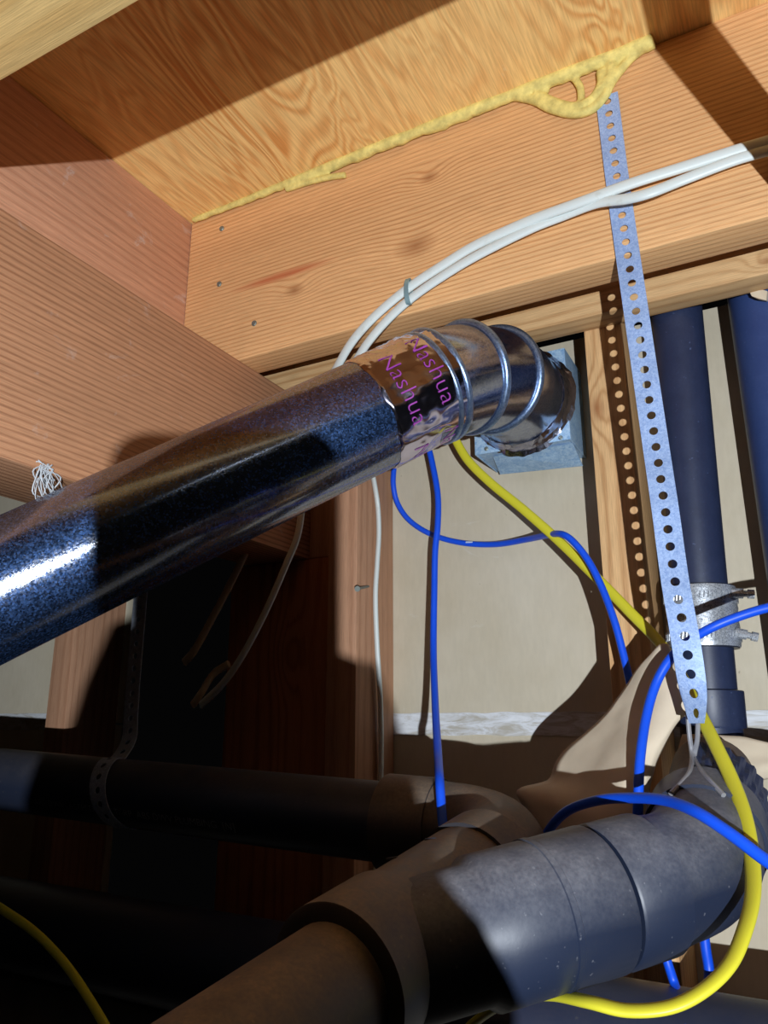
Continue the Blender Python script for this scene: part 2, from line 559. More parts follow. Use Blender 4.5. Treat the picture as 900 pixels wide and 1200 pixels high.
h = mesh_obj('nail_head', V, Fc, M['nail']); h.parent = st
tag(box('wall_stud', (-.906, SY, -.2345), (-.8685, .8185, .56), M['stud_old'], bevel=.0015),
    'pale wall stud standing alone beyond the duct, near the far strap', 'stud')
tag(box('girder_post', (-.611, .742, -.2345), (-.4625, .8185, .1895), M['post'], bevel=.002),
    'dark reddish wooden post under the girder, behind the black pipe', 'post')

# ------------------------------------------------------------------ round duct
DR = 0.0508
CI = Vector((-.232, .630, .331)); CA = Vector((-.517, .374, .103)); CE = Vector((-.2315, .7485, .3375))
dd = (CI - CA).normalized()
TL = .070
S0 = CI - dd * TL
duct = thing('round_duct', tuple(CA), 'shiny galvanised round duct rising to a beaded elbow at the metal box', 'duct')
pipe_start = CA - dd * .42
prof = [(0, DR)]
Ld = (S0 - pipe_start).length
for i in range(1, 40): prof.append((Ld * i / 40, DR))
prof.append((Ld, DR))
V, Fc = lathe(pipe_start, dd, prof, 72)
sharp(mesh_obj('duct_pipe', V, Fc, M['duct'], duct), 40)
# longitudinal lock seam on the underside of the pipe
nrm = Vector((.75, -.45, 0)); nrm = (nrm - dd * nrm.dot(dd)).normalized()
down = dd.cross(nrm).normalized()
if down.z > 0: down = -down
sd = (down * .96 - nrm * .28).normalized()
V, Fc = sweep([pipe_start + sd * DR + dd * .01, S0 + sd * DR - dd * .02], .0035, up=sd, sides=10, flat=.4)
sharp(mesh_obj('lock_seam', V, Fc, M['duct'], duct), 40)
# elbow: gores between mitred joints
e1 = (CE - CI).normalized()
ang = math.acos(dd.dot(e1)); Rb = TL / math.tan(ang / 2)
nb = (e1 - dd * e1.dot(dd)).normalized()
cen = S0 + nb * Rb


def arc(t):
    a = ang * t
    return cen - nb * (Rb * math.cos(a)) + dd * (Rb * math.sin(a))


def arct(t):
    a = ang * t
    return dd * math.cos(a) + nb * math.sin(a)


joints = [arc(.12), arc(.42), arc(.76)]
path = [S0 - dd * .012] + joints + [CI + e1 * TL, CE]
T = [dd, (dd + (joints[1] - joints[0]).normalized()).normalized(), ((joints[1] - joints[0]).normalized() + (joints[2] - joints[1]).normalized()).normalized(),
     ((joints[2] - joints[1]).normalized() + e1).normalized(), e1, e1]
axb = dd.cross(nb).normalized()
V, Fc = [], []
SD = 72
ER = DR + .0006
for p, t in zip(path, T):
    n = t.cross(axb).normalized()
    for k in range(SD):
        a = 2 * math.pi * k / SD
        V.append(p + n * (ER * math.cos(a)) + axb * (ER * math.sin(a)))
for i in range(len(path) - 1):
    for k in range(SD):
        k2 = (k + 1) % SD
        Fc.append((i * SD + k, i * SD + k2, (i + 1) * SD + k2, (i + 1) * SD + k))
elb = mesh_obj('elbow', V, Fc, M['elbow'], duct)
for p in elb.data.polygons: p.use_smooth = True
bm = bmesh.new(); bm.from_mesh(elb.data)
rings = [set(range(i * SD, (i + 1) * SD)) for i in range(len(path))]
bm.verts.ensure_lookup_table()
for e in bm.edges:
    a, b = e.verts[0].index, e.verts[1].index
    if a // SD == b // SD: e.smooth = False
bm.to_mesh(elb.data); bm.free()


def ring(c, t, R, r, name, mat, parent, tilt=0.0):
    t = (Vector(t) + nb * tilt).normalized()
    n = t.cross(axb).normalized(); b = t.cross(n)
    S, K = 72, 10
    V, Fc = [], []
    for i in range(S):
        a = 2 * math.pi * i / S
        rd = n * math.cos(a) + b * math.sin(a)
        for k in range(K):
            q = 2 * math.pi * k / K
            V.append(Vector(c) + rd * (R + r * math.cos(q)) + t * (r * math.sin(q)))
    for i in range(S):
        for k in range(K):
            Fc.append((i * K + k, ((i + 1) % S) * K + k, ((i + 1) % S) * K + (k + 1) % K, i * K + (k + 1) % K))
    o = mesh_obj(name, V, Fc, mat, smooth=True)
    o.parent = parent
    return o


ring(joints[0], T[1], ER, .0034, 'bead', M['bead'], elb)
ring(joints[0] - dd * .0085, T[1], ER, .0030, 'bead', M['bead'], elb, -.06)
ring(joints[1], T[2], ER, .0040, 'bead', M['bead'], elb)
ring(joints[2], T[3], ER, .0040, 'bead', M['bead'], elb)
# foil tape band with lettering
t0 = (at(440, 505, D=.69) - CA).dot(dd); t1 = t0 + .078
nu = dd.cross(down).normalized()          # pointing towards the viewer's side
view = (-(CA + dd * (t0 + .04))).normalized()
fn = (view - dd * view.dot(dd)).normalized()   # facing the camera
fb = dd.cross(fn).normalized()
if fb.z > 0: fb = -fb                      # downwards round the pipe


def on_duct(s, a, lift=0.0):
    """point on the duct: s along the axis from CA, a = arc angle from the camera-facing line, downwards positive"""
    return CA + dd * s + (fn * math.cos(a) + fb * math.sin(a)) * (DR + lift)


def wrinkle(s, a):
    p = Vector((s * 26, math.cos(a) * 2.2, math.sin(a) * 2.2))
    w = .0012 + .0017 * noise.noise(p * 1.5) + .0007 * noise.noise(p * 4.0)
    if a < -0.7: w += .0022 * abs(noise.noise(p * 5.0 + Vector((3, 1, 2))))
    return max(w, .0004)


V, Fc = [], []
NS, NA = 46, 120
for i in range(NS + 1):
    s = t0 + (t1 - t0) * i / NS
    for k in range(NA):
        a = -math.pi + 2 * math.pi * k / NA
        se = s + (.002 * noise.noise(Vector((a * 3, i, 0))) if i in (0, NS) else 0)
        l = .0003 if i in (0, NS) else wrinkle(s, a)
        V.append(on_duct(se, a, l))
for i in range(NS):
    for k in range(NA):
        k2 = (k + 1) % NA
        Fc.append((i * NA + k, i * NA + k2, (i + 1) * NA + k2, (i + 1) * NA + k))
tape = mesh_obj('foil_tape', V, Fc, M['foil'], duct, smooth=True)


def lettering(text, size, place, mat, name, parent, extr=0.0):
    """flat text, its outline laid on a surface by place(x, y)"""
    cu = bpy.data.curves.new('lettering', 'FONT'); cu.body = text; cu.size = size
    cu.resolution_u = 3; cu.offset = -size * .018
    to = bpy.data.objects.new('lettering_source', cu); COL.objects.link(to)
    bpy.context.view_layer.update()
    dg = bpy.context.evaluated_depsgraph_get()
    me = bpy.data.meshes.new_from_object(to.evaluated_get(dg))
    bpy.data.objects.remove(to); bpy.data.curves.remove(cu)
    bm = bmesh.new(); bm.from_mesh(me)
    for _ in range(2):
        bmesh.ops.subdivide_edges(bm, edges=[e for e in bm.edges if e.calc_length() > size * .12], cuts=1)
    for v in bm.verts: v.co = place(v.co.x, v.co.y)
    bm.to_mesh(me); bm.free()
    me.materials.clear(); me.materials.append(mat)
    o = bpy.data.objects.new(name, me); COL.objects.link(o)
    o.parent = parent
    return o


def duct_text(s0, a0):
    def f(x, y):
        s = s0 + y; a = a0 + x / DR
        return on_duct(s, a, wrinkle(s, a) + .0005)
    return f


lettering('Nashua', .023, duct_text(t0 + .046, -1.0), M['ink'], 'lettering', tape)
lettering('Nashua', .023, duct_text(t0 + .014, -.88), M['ink'], 'lettering', tape)
lettering('Nashua', .023, duct_text(t0 + .046, .85), M['ink'], 'lettering', tape)
lettering('Nashua', .023, duct_text(t0 + .014, .95), M['ink'], 'lettering', tape)
# wrinkled foil at the joint with the box
V, Fc = [], []
n0 = e1.cross(axb).normalized(); b0 = e1.cross(n0)
prof = [(-.016, .0010), (-.011, .002), (-.006, .0032), (-.002, .005), (.0012, .009)]
for i, (s, dr) in enumerate(prof):
    for k in range(90):
        a = 2 * math.pi * k / 90
        w = .0016 * noise.noise(Vector((math.cos(a) * 5, math.sin(a) * 5, i * .9))) + .0009 * noise.noise(Vector((math.cos(a) * 16, math.sin(a) * 16, i * 2.0)))
        r = DR + dr + w * (1.8 if i == 4 else 1)
        V.append(CE + e1 * (s + (w * .8 if 0 < i < 4 else 0)) + (n0 * math.cos(a) + b0 * math.sin(a)) * r)
for i in range(len(prof) - 1):
    for k in range(90):
        k2 = (k + 1) % 90
        Fc.append((i * 90 + k, i * 90 + k2, (i + 1) * 90 + k2, (i + 1) * 90 + k))
jt = mesh_obj('joint_foil', V, Fc, M['foil_wrinkled'], duct)
jt.modifiers.new('thickness', 'SOLIDIFY').thickness = .0004

# ------------------------------------------------------------------ metal wall box
mb = thing('metal_box', (-.234, .78, .286), 'bluish galvanised metal box on the wall board where the duct ends', 'box')
bx0, bx1, bz0, bz1, by = -.287, -.181, .286, .3905, .75
box('front_plate', (bx0, by, bz0), (bx1, by + .002, bz1), M['box'], mb, .0006)
box('side_panel', (bx1 - .002, by + .0022, bz0), (bx1, .8185, bz1), M['box'], mb, .0006)
box('side_panel', (bx0, by + .0022, bz0), (bx0 + .002, .8185, bz1), M['box'], mb, .0006)
box('bottom_panel', (bx0 + .0022, by + .0022, bz0 + .001), (bx1 - .0022, .8185, bz0 + .003), M['box'], mb, .0006)
a, b = Vector((bx0 + .020, by + .012, bz0 - .0002)), Vector((bx1 - .001, by + .012, bz0 - .0002))
c, d = at(683, 546, Y=.802), at(586, 556, Y=.802)
V = [a, b, c, d] + [q + Vector((0, .002, .0005)) for q in (a, b, c, d)]
mesh_obj('flange', V, [(0, 1, 2, 3), (7, 6, 5, 4), (0, 4, 5, 1), (1, 5, 6, 2), (2, 6, 7, 3), (3, 7, 4, 0)], M['box'], mb)
V = [d + Vector((-.004, 0, .010)), a + Vector((-.004, 0, 0)), a, d]
V = V + [q + Vector((0, .0015, 0)) for q in V]
mesh_obj('flange_tab', V, [(0, 1, 2, 3), (7, 6, 5, 4), (0, 4, 5, 1), (1, 5, 6, 2), (2, 6, 7, 3), (3, 7, 4, 0)], M['box'], mb)
for u, v in ((570, 526), (657, 513)):
    V, Fc = lathe(at(u, v, Y=by) + Vector((0, .0005, 0)), (0, -1, 0), [(0, .0024), (.0012, .0024), (.0018, .0014)], 12)
    mesh_obj('rivet', V, Fc, M['nail'], mb)

# ------------------------------------------------------------------ perforated straps


def strap_mesh(path, lats, width, pitch, hole, thick=.0009):
    """strap along a dense path with lateral unit vectors, a round hole in each cell"""
    L = [0.0]
    for i in range(1, len(path)): L.append(L[-1] + (path[i] - path[i - 1]).length)

    def ev(s):
        s = min(max(s, 0), L[-1] - 1e-6)
        i = 0
        lo_, hi_ = 0, len(L) - 1
        while hi_ - lo_ > 1:
            mid = (lo_ + hi_) // 2
            if L[mid] <= s: lo_ = mid
            else: hi_ = mid
        i = lo_
        f = (s - L[i]) / max(L[i + 1] - L[i], 1e-9)
        p = path[i].lerp(path[i + 1], f); la = lats[i].lerp(lats[i + 1], f).normalized()
        t = (path[i + 1] - path[i]).normalized()
        return p, la, t.cross(la).normalized()

    def pt(s, w, side):
        p, la, n = ev(s)
        return p + la * w + n * (thick * .5 * side)
    V, Fc = [], []
    cells = int(L[-1] / pitch)
    K = 16
    hw = width / 2; hp = pitch / 2
    for c in range(cells):
        s0 = (c + .5) * pitch
        base = len(V)
        outer, inner = [], []
        for k in range(K):
            a = 2 * math.pi * (k + .5) / K
            ca, sa = math.cos(a), math.sin(a)
            m = max(abs(ca) / hp, abs(sa) / hw)
            outer.append((s0 + ca / m, sa / m)); inner.append((s0 + ca * hole, sa * hole))
        # corners belong to the outline of the cell
        for side in (1, -1):
            for q in outer: V.append(pt(q[0], q[1], side))
            for q in inner: V.append(pt(q[0], q[1], side))
        for k in range(K):
            k2 = (k + 1) % K
            Fc.append((base + k, base + k2, base + K + k2, base + K + k))
            o2 = base + 2 * K
            Fc.append((o2 + k2, o2 + k, o2 + K + k, o2 + K + k2))
            Fc.append((base + K + k, base + K + k2, o2 + K + k2, o2 + K + k))
            if abs(abs(outer[k][1]) - hw) < 1e-6 and abs(abs(outer[k2][1]) - hw) < 1e-6:
                Fc.append((base + k2, base + k, o2 + k, o2 + k2))
        # the four corner triangles
        for sx in (1, -1):
            for sy in (1, -1):
                ks = [k for k in range(K) if (outer[k][0] - s0) * sx > 0 and outer[k][1] * sy > 0]
                ka = [k for k in ks if abs(abs(outer[k][1]) - hw) < 1e-6]; kb = [k for k in ks if k not in ka]
                if not ka or not kb: continue
                ka = max(ka, key=lambda k: abs(outer[k][0] - s0)); kb = max(kb, key=lambda k: abs(outer[k][1]))
                i1 = len(V); V.append(pt(s0 + sx * hp, sy * hw, 1)); V.append(pt(s0 + sx * hp, sy * hw, -1))
                Fc.append((base + ka, base + kb, i1)); Fc.append((base + 2 * K + ka, base + 2 * K + kb, i1 + 1))
                Fc.append((base + ka, i1, i1 + 1, base + 2 * K + ka))
    return V, Fc


sp = [(711, 112), (722, 200), (733, 280), (745, 362), (757, 444), (768.5, 522), (780, 600), (791, 680), (802, 742), (810, 795), (815, 828), (818, 866)]
sy_ = [.5975, .5975, .5975, .597, .596, .595, .593, .591, .589, .587, .585, .583]
path = spline([at(u, v, Y=y) for (u, v), y in zip(sp, sy_)], 14)
lats = []
for i in range(len(path)):
    f = i / (len(path) - 1)
    tw = max(0, (f - .72) / .28) ** 1.3 * 1.5
    lats.append(Vector((math.cos(tw), math.sin(tw), 0)))
V, Fc = strap_mesh(path, lats, .0195, .0134, .0034)
tag(mesh_obj('hanger_strap', V, Fc, M['strap']), 'long galvanised perforated hanger strap nailed to the orange joist, crossing the vent pipe', 'strap')

# far strap: from the girder down and round the horizontal drain pipe
HK = Vector((-.190, .575, -.078)); HE = Vector((-1.5, .545, -.022))
hd = (HE - HK).normalized()
HC = HK + hd * ((-.590 - HK.x) / hd.x)
rr = .0312
pts = [Vector((-.617, .600, .384)), Vector((-.617, .600, .128)), Vector((-.617, .600, .052)), Vector((-.612, .596, .01)), Vector((-.606, .590, -.014))]
for k in range(0, 11):
    a = math.radians(78 + k * 27)
    pts.append(HC + Vector((-.010 + .0048 * k, rr * math.cos(a), rr * math.sin(a))) if True else None)
path = spline(pts, 8)
lats = []
T, _ = frames(path, (0, 1, 0))
for t in T:
    l = Vector((1, 0, 0)); l = (l - t * l.dot(t)).normalized(); lats.append(l)
V, Fc = strap_mesh(path, lats, .019, .0128, .0031)
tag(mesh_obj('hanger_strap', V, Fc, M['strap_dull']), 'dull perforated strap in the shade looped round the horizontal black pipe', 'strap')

# ------------------------------------------------------------------ drain pipes
dr = thing('drain_pipe', (-.215, .45, -.15), 'black plastic drain pipe with dusty wye fitting and elbows', 'pipe')
PR = .030
V, Fc = lathe(HE, -hd, [(0, PR), ((HE - HK).length - .085, PR)], 40)
hp_ = sharp(mesh_obj('pipe', V, Fc, M['abs'], dr), 40)


def pipe_text(x, y):
    th = math.radians(212) + y / PR
    n = Vector((0, 1, 0)); b = Vector((0, 0, 1))
    c = HK + hd * (.480 - x)
    rd = n * math.cos(th) - b * math.sin(th) * -1
    return c + (n * math.cos(th - 2 * y / PR) + b * math.sin(th - 2 * y / PR)) * (PR + .0004)


lettering('ABS-DWV  ASTM D2661  TI-RP  ABS DWV PLUMBING  [N]', .0095, pipe_text, M['print'], 'lettering', hp_)

# main run towards the viewer
mdir = Vector((.085, 1, .17)).normalized()
M0 = Vector((-.213, .312, -.124))


def mrun(y): return M0 + mdir * ((y - M0.y) / mdir.y)


MK = mrun(.575); MK = Vector((MK.x, .575, -.0785))
# rear 90 degree elbow between the horizontal pipe and the run
Rb2 = .062
pa = HK + hd * Rb2; pb = HK - mdir * Rb2
ew = [HK + hd * .112, HK + hd * .112, HK + hd * .068, HK + hd * .068]
er = [PR, .0362, .0362, .0345]
cenE = HK + hd * Rb2 - mdir * Rb2
for k in range(0, 13):
    a = math.radians(90 * k / 12)
    ew.append(cenE + mdir * (Rb2 * math.cos(a)) - hd * (Rb2 * math.sin(a))); er.append(.0335)
ew += [HK - mdir * .066, HK - mdir * .066, HK - mdir * .098, HK - mdir * .098]
er += [.0345, .0368, .0368, .030]


def run_mesh(path, radii, up=(0, 0, 1), sides=44):
    """tube whose repeated points make steps; tangents come from the distinct points"""
    path = [Vector(p) for p in path]
    V, Fc = [], []
    n = len(path); prev = Vector(up)
    for i, p in enumerate(path):
        a = i
        while a > 0 and (path[a] - p).length < 1e-5: a -= 1
        b = i
        while b < n - 1 and (path[b] - p).length < 1e-5: b += 1
        t = (path[b] - path[a]).normalized()
        prev = (prev - t * prev.dot(t)).normalized()
        bb = t.cross(prev)
        for k in range(sides):
            q = 2 * math.pi * k / sides
            V.append(p + prev * (radii[i] * math.cos(q)) + bb * (radii[i] * math.sin(q)))
    for i in range(n - 1):
        for k in range(sides):
            k2 = (k + 1) % sides
            Fc.append((i * sides + k, i * sides + k2, (i + 1) * sides + k2, (i + 1) * sides + k))
    Fc.append(tuple(range(sides))[::-1]); Fc.append(tuple((n - 1) * sides + k for k in range(sides)))
    return V, Fc


V, Fc = run_mesh(ew, er)
sharp(mesh_obj('elbow', V, Fc, M['abs_dusty_bounce'], dr), 40)
# wye: body, near hub, branch
wy0 = HK - mdir * .098
lw = (wy0 - mrun(.345)).length
prof = [(0, .0345), (lw - .052, .0345), (lw - .046, .0372), (lw, .0376), (lw + .0005, .0366), (lw + .0005, PR)]
V1, F1 = lathe(wy0, -mdir, prof, 48)
bd = Vector((.66, .745, .15)).normalized()
B0 = mrun(.372)
prof = [(.0, .033), (.058, .034), (.063, .0376), (.098, .0380), (.0985, .0388), (.102, .0388), (.1025, .0382), (.136, .0388), (.1375, .0376), (.1375, .033)]
V2, F2 = lathe(B0, bd, prof, 48)
wye = mesh_obj('wye_fitting', V1, F1, M['abs_dusty_bounce'], dr)
sharp(wye, 40)
sharp(mesh_obj('wye_branch', V2, F2, M['abs_branch'], dr), 40)
for s_, a_ in ((.03, .35), (.062, .15)):      # moulded ridge marks on the crown of the body
    c = wy0 - mdir * s_ + Vector((math.sin(a_ - .5) * .0347, 0, math.cos(a_ - .5) * .0347))
    q = [c + Vector((x, 0, -abs(x) * .2)) for x in (-.006, -.003, 0, .003, .006)]
    o = tube('mould_mark', q, .0009, M['abs'], sides=6); o.parent = wye
V, Fc = lathe(mrun(.36), -mdir, [(0, PR), (.33, PR)], 44)
sharp(mesh_obj('pipe', V, Fc, M['abs_dusty_bounce'], dr), 40)
V, Fc = lathe(mrun(.07), -mdir, [(0, PR), (0, .036), (.040, .036), (.043, .034), (.043, .012), (.050, .012)], 44)
sharp(mesh_obj('cleanout_cap', V, Fc, M['abs'], dr), 40)
# branch elbow: hub, 45 degree bend, tail going back to the wall
K2 = B0 + bd * .213
tdir = Vector((-.02, .955, .30)).normalized()
a2 = math.acos(bd.dot(tdir)); T2 = .026; R2 = T2 / math.tan(a2 / 2)
nb2 = (tdir - bd * tdir.dot(bd)).normalized()
c2 = K2 - bd * T2 + nb2 * R2
ew = [B0 + bd * .1400, B0 + bd * .1400, B0 + bd * .1415, B0 + bd * .172, B0 + bd * .1735]
er = [.033, .0374, .0386, .0386, .0366]
for k in range(13):
    a = a2 * k / 12
    ew.append(c2 - nb2 * (R2 * math.cos(a)) + bd * (R2 * math.sin(a))); er.append(.0352)
ew += [K2 + tdir * .034, K2 + tdir * .034, K2 + tdir * .066, K2 + tdir * .066]
er += [.0352, .0375, .0375, .030]
V, Fc = run_mesh(ew, er)
sharp(mesh_obj('branch_elbow', V, Fc, M['abs_branch'], dr), 40)
V, Fc = lathe(K2 + tdir * .05, tdir, [(0, PR), (.10, PR)], 40)
sharp(mesh_obj('pipe', V, Fc, M['abs_dusty_bounce'], dr), 40)
# torn plastic sleeve over the tail
V, Fc = [], []
n = Vector((1, 0, 0)); n = (n - tdir * n.dot(tdir)).normalized(); b = tdir.cross(n)
if b.z < 0: b = -b
for i in range(12):
    q = .066 + .040 * i / 11
    for k in range(41):
        a = math.radians(-50 + 150 * k / 40)
        w = .0011 * math.sin(a * 26 + i * .4) + .0016 * noise.noise(Vector((math.cos(a) * 4, math.sin(a) * 4, i * .35)))
        e = .010 * noise.noise(Vector((a * 4, 7, 0))) * i / 11
        V.append(K2 + tdir * (q + e) + (n * math.cos(a) + b * math.sin(a)) * (.0345 + w + .0004 * i))
for i in range(11):
    for k in range(40):
        Fc.append((i * 41 + k, i * 41 + k + 1, (i + 1) * 41 + k + 1, (i + 1) * 41 + k))
sl = mesh_obj('torn_sleeve', V, Fc, M['abs_vent'], dr)
sl.modifiers.new('thickness', 'SOLIDIFY').thickness = .0005

# low pipe running along the wall under everything
tag(tube('drain_pipe', [Vector((-1.6, .655, -.205)), Vector((-.5, .655, -.222)), Vector((.6, .655, -.240))], .045, M['abs_dark'], sides=40),
    'large dark drain pipe running low along the wall under the other pipes', 'pipe')

# vent pipe in the stud bay
vt, vb = at(793, 368, Y=.757), at(834, 862, Y=.757)
vt.x += .0; vd = (vb - vt).normalized()
vp = thing('vent_pipe', tuple(vb), 'narrow black vent pipe with a steel clamp coupling, behind the strap', 'pipe')


def vz(v):   # distance down the pipe of an image row
    p = at(815, v, Y=.733)
    return (p.z - vt.z) / vd.z


V, Fc = lathe(vt, vd, [(-.15, .0245), (vz(836), .0245)], 40)
sharp(mesh_obj('pipe', V, Fc, M['abs_vent'], vp), 40)
V, Fc = lathe(vt, vd, [(vz(808), .024), (vz(808), .0285), (vz(809), .0295), (vz(850), .0295), (vz(853), .0285), (vz(853), .026), (vz(866), .026)], 40)
sharp(mesh_obj('hub', V, Fc, M['abs_vent'], vp), 40)
s0, s1 = vz(684), vz(758)
V, Fc = lathe(vt, vd, [(s0, .0242), (s0, .0296), (s1, .0296), (s1, .0242)], 40)
cp = sharp(mesh_obj('coupling_sleeve', V, Fc, M['abs'], vp), 40)
prof = []
nrib = 26
ssm = s1 - s0
prof = [(s0 + .001, .0296), (s0 + .001, .0306)]
for i in range(1, 14): prof.append((s0 + .001 + (ssm - .002) * i / 14, .0306 + (.0006 if i % 2 else 0)))
prof += [(s1 - .001, .0306), (s1 - .001, .0296)]
V, Fc = lathe(vt, vd, prof, 48)
sh = sharp(mesh_obj('steel_shield', V, Fc, M['steel'], vp), 60)
for f in (.2, .82):
    c = vt + vd * (s0 + ssm * f)
    V, Fc = lathe(c - vd * .0045, vd, [(0, .0312), (0, .0320), (.009, .0320), (.009, .0312)], 48)
    bnd = sharp(mesh_obj('band', V, Fc, M['steel'], vp), 60)
    for k in range(24):       # worm slots cut proud on the band
        a = math.radians(-165 + k * 6.2)
        q = c + Vector((math.cos(a) * .0322, math.sin(a) * .0322, 0))
        tt = Vector((-math.sin(a), math.cos(a), 0))
        V, Fc = sweep([q - vd * .003 + tt * .0005, q + vd * .003 - tt * .0005], .0006, sides=5)
        w = mesh_obj('worm_thread', V, Fc, M['steel']); w.parent = bnd
    hx = c + Vector((.033, -.010, 0))
    V, Fc = lathe(hx + Vector((-.006, -.004, .002)), (1, .25, -.28 if f > .5 else -.1), [(0, .0046), (.010, .0046), (.010, .0030), (.014, .0030), (.014, .0042), (.019, .0042)], 10)
    sc_ = mesh_obj('screw', V, Fc, M['steel'], vp)

# wide pipe at the right of the bay
rp = tube('vent_pipe', [Vector((.0215, .774, .56)), Vector((.026, .774, -.2345))], .0415, M['abs_blue'], sides=48)
tag(rp, 'wide blue-black vent pipe next to the narrower clamped pipe', 'pipe')
ch = [at(878, 341, Y=.728), at(888, 338, Y=.727), at(899, 341, Y=.729), at(898, 352, Y=.726), at(888, 350, Y=.724), at(881, 347, Y=.727)]
V = ch + [q + Vector((.001, .004, .0005)) for q in ch]
nf = len(ch)
Fc = [tuple(range(nf)), tuple(range(nf, 2 * nf))[::-1]] + [(i, (i + 1) % nf, nf + (i + 1) % nf, nf + i) for i in range(nf)]
o = mesh_obj('torn_label', V, Fc, M['kraft']); o.parent = rp

# steel conduit under the joists, beyond the right edge of the view
tag(tube('steel_conduit', [Vector((.063, -1.0, .367)), Vector((.063, .698, .367))], .017, M['copper'], sides=32),
    'grey steel conduit strapped under the floor joists beside the hanger strap', 'conduit')

# ------------------------------------------------------------------ cables


def cable(name, pts, r, mat, label, flat=1.0, up=(0, -1, 0), sides=14, group=None, n=7):
    path = spline([at(q[0], q[1], X=q[3]) if len(q) > 3 else at(q[0], q[1], Y=q[2]) for q in pts], n)
    o = tube(name, path, r, M[mat], sides=sides, flat=flat, up=up, ang=80)
    return tag(o, label, 'cable', group)


cable('white_cable', [(1600, -60, .588), (1200, 70, .588), (960, 147, .588), (905, 164, .588), (860, 177, .588), (800, 196, .587), (740, 215, .584), (680, 237, .584), (620, 259, .586), (560, 286, .588), (520, 310, .589), (478, 338, .590),
                      (440, 370, .592), (413, 400, .597), (394, 432, .612), (380, 458, .640), (366, 500, .668), (357, 560, .675), (350, 622, .675), (335, 662, .675), (312, 715, .675), (286, 765, .675), (262, 800, .68), (236, 826, .69)],
      .0052, 'white', 'white flat cable on the joist, upper of the tied pair, ending below the duct', .58)
cable('white_cable', [(1600, -42, .588), (1200, 85, .588), (960, 160, .588), (905, 175, .588), (860, 188, .588), (800, 211, .586), (762, 226, .581), (735, 233, .582), (700, 238, .586), (660, 253, .589), (620, 269, .588), (560, 299, .588), (520, 323, .589), (484, 348, .590),
                      (455, 374, .592), (430, 403, .597), (412, 432, .612), (398, 458, .640), (405, 500, .685), (430, 535, .72), (441, 580, 0, -.418), (444, 620, 0, -.418), (442, 660, 0, -.418), (440, 700, 0, -.418), (442, 760, 0, -.418), (446, 830, 0, -.418), (446, 920, 0, -.418), (440, 1030, 0, -.418), (438, 1080, 0, -.418)],
      .0050, 'white', 'white flat cable of the tied pair that hangs down in front of the stud', .58)
cable('white_cable', [(310, 590, .69), (290, 642, .69), (272, 680, .69), (250, 722, .69), (228, 762, .69), (216, 776, .695)],
      .0050, 'white_shaded', 'short white cable end, shade painted beige, hanging in the dark behind the duct', .58)
cable('white_cable', [(268, 778, .70), (250, 790, .70), (236, 812, .695), (226, 826, .70)],
      .0045, 'white_shaded', 'frayed white cable stub, shade painted beige, in the dark near the post', .6)
cable('yellow_cable', [(520, 488, .745), (532, 512, .742), (548, 539, .738), (575, 566, .735), (612, 596, .73), (655, 634, .722), (700, 678, .71), (740, 719, .695), (772, 752, .68), (797, 790, .655), (818, 832, .618), (838, 872, .59), (858, 915, .565), (873, 958, .54),
                       (881, 1005, .515), (882, 1050, .49), (872, 1092, .468), (855, 1130, .452), (825, 1160, .440), (785, 1180, .432), (735, 1184, .428), (690, 1174, .43), (645, 1166, .45), (600, 1172, .48), (560, 1195, .50), (530, 1225, .51)],
      .0048, 'yellow', 'yellow cable running from the duct elbow past the paper and looping under the wye branch', .55)
cable('yellow_cable', [(-40, 1040, .50), (0, 1064, .50), (40, 1092, .50), (75, 1128, .50), (104, 1170, .49), (130, 1215, .48), (150, 1260, .47)],
      .0042, 'yellow', 'yellow cable in the dark in front of the low drain pipe', .6)
cable('blue_cable', [(500, 515, .748), (507, 545, .742), (513, 580, .735), (513, 615, .73), (510, 645, .727), (509, 690, .722), (508, 760, .705), (510, 825, .655), (513, 880, .59), (515, 912, .54), (517, 942, .527), (519, 968, .521), (522, 995, .517), (527, 1015, .517)],
      .0034, 'blue', 'straight blue cable hanging down from the duct to the rear elbow')
b2 = cable('blue_cable', [(462, 545, .80), (461, 568, .80), (466, 590, .805), (480, 610, .808), (505, 626, .808), (540, 636, .806), (580, 638, .80), (618, 632, .775), (642, 627, .735), (658, 626, .706), (672, 635, .70), (690, 658, .698), (706, 690, .695), (720, 728, .69), (730, 765, .688), (738, 800, .685), (745, 840, .685)],
           .0033, 'blue', 'blue cable lying across the wall board and over the yellow cable')
cable('blue_cable', [(1250, 690, .66), (1060, 690, .64), (960, 700, .62), (905, 711, .62), (870, 721, .62), (835, 735, .618), (805, 753, .610), (784, 774, .602), (768, 803, .598), (757, 842, .588), (750, 890, .572), (748, 935, .562), (747, 975, .566), (745, 1010, .570)],
      .0034, 'blue', 'blue cable passing behind the strap and bending down in front of the paper')
cable('blue_cable', [(624, 1040, .60), (632, 1000, .595), (642, 975, .58), (664, 951, .565), (700, 938, .546), (740, 935, .525), (780, 938, .50), (815, 951, .478), (850, 973, .468), (885, 999, .462), (940, 1042, .455), (1010, 1120, .45), (1060, 1230, .45)],
      .0033, 'blue', 'blue cable arching over the wye branch in front of the paper')
cable('blue_cable', [(776, 1105, .66), (783, 1130, .66), (791, 1155, .66), (799, 1180, .64), (806, 1215, .62)], .0034, 'blue', 'short blue cable below the branch elbow, behind the yellow loop')
cable('blue_cable', [(824, 1085, .72), (827, 1112, .72), (831, 1140, .72), (828, 1168, .71), (814, 1200, .70)], .0040, 'blue', 'pale lit blue cable next to the wall board under the branch elbow')
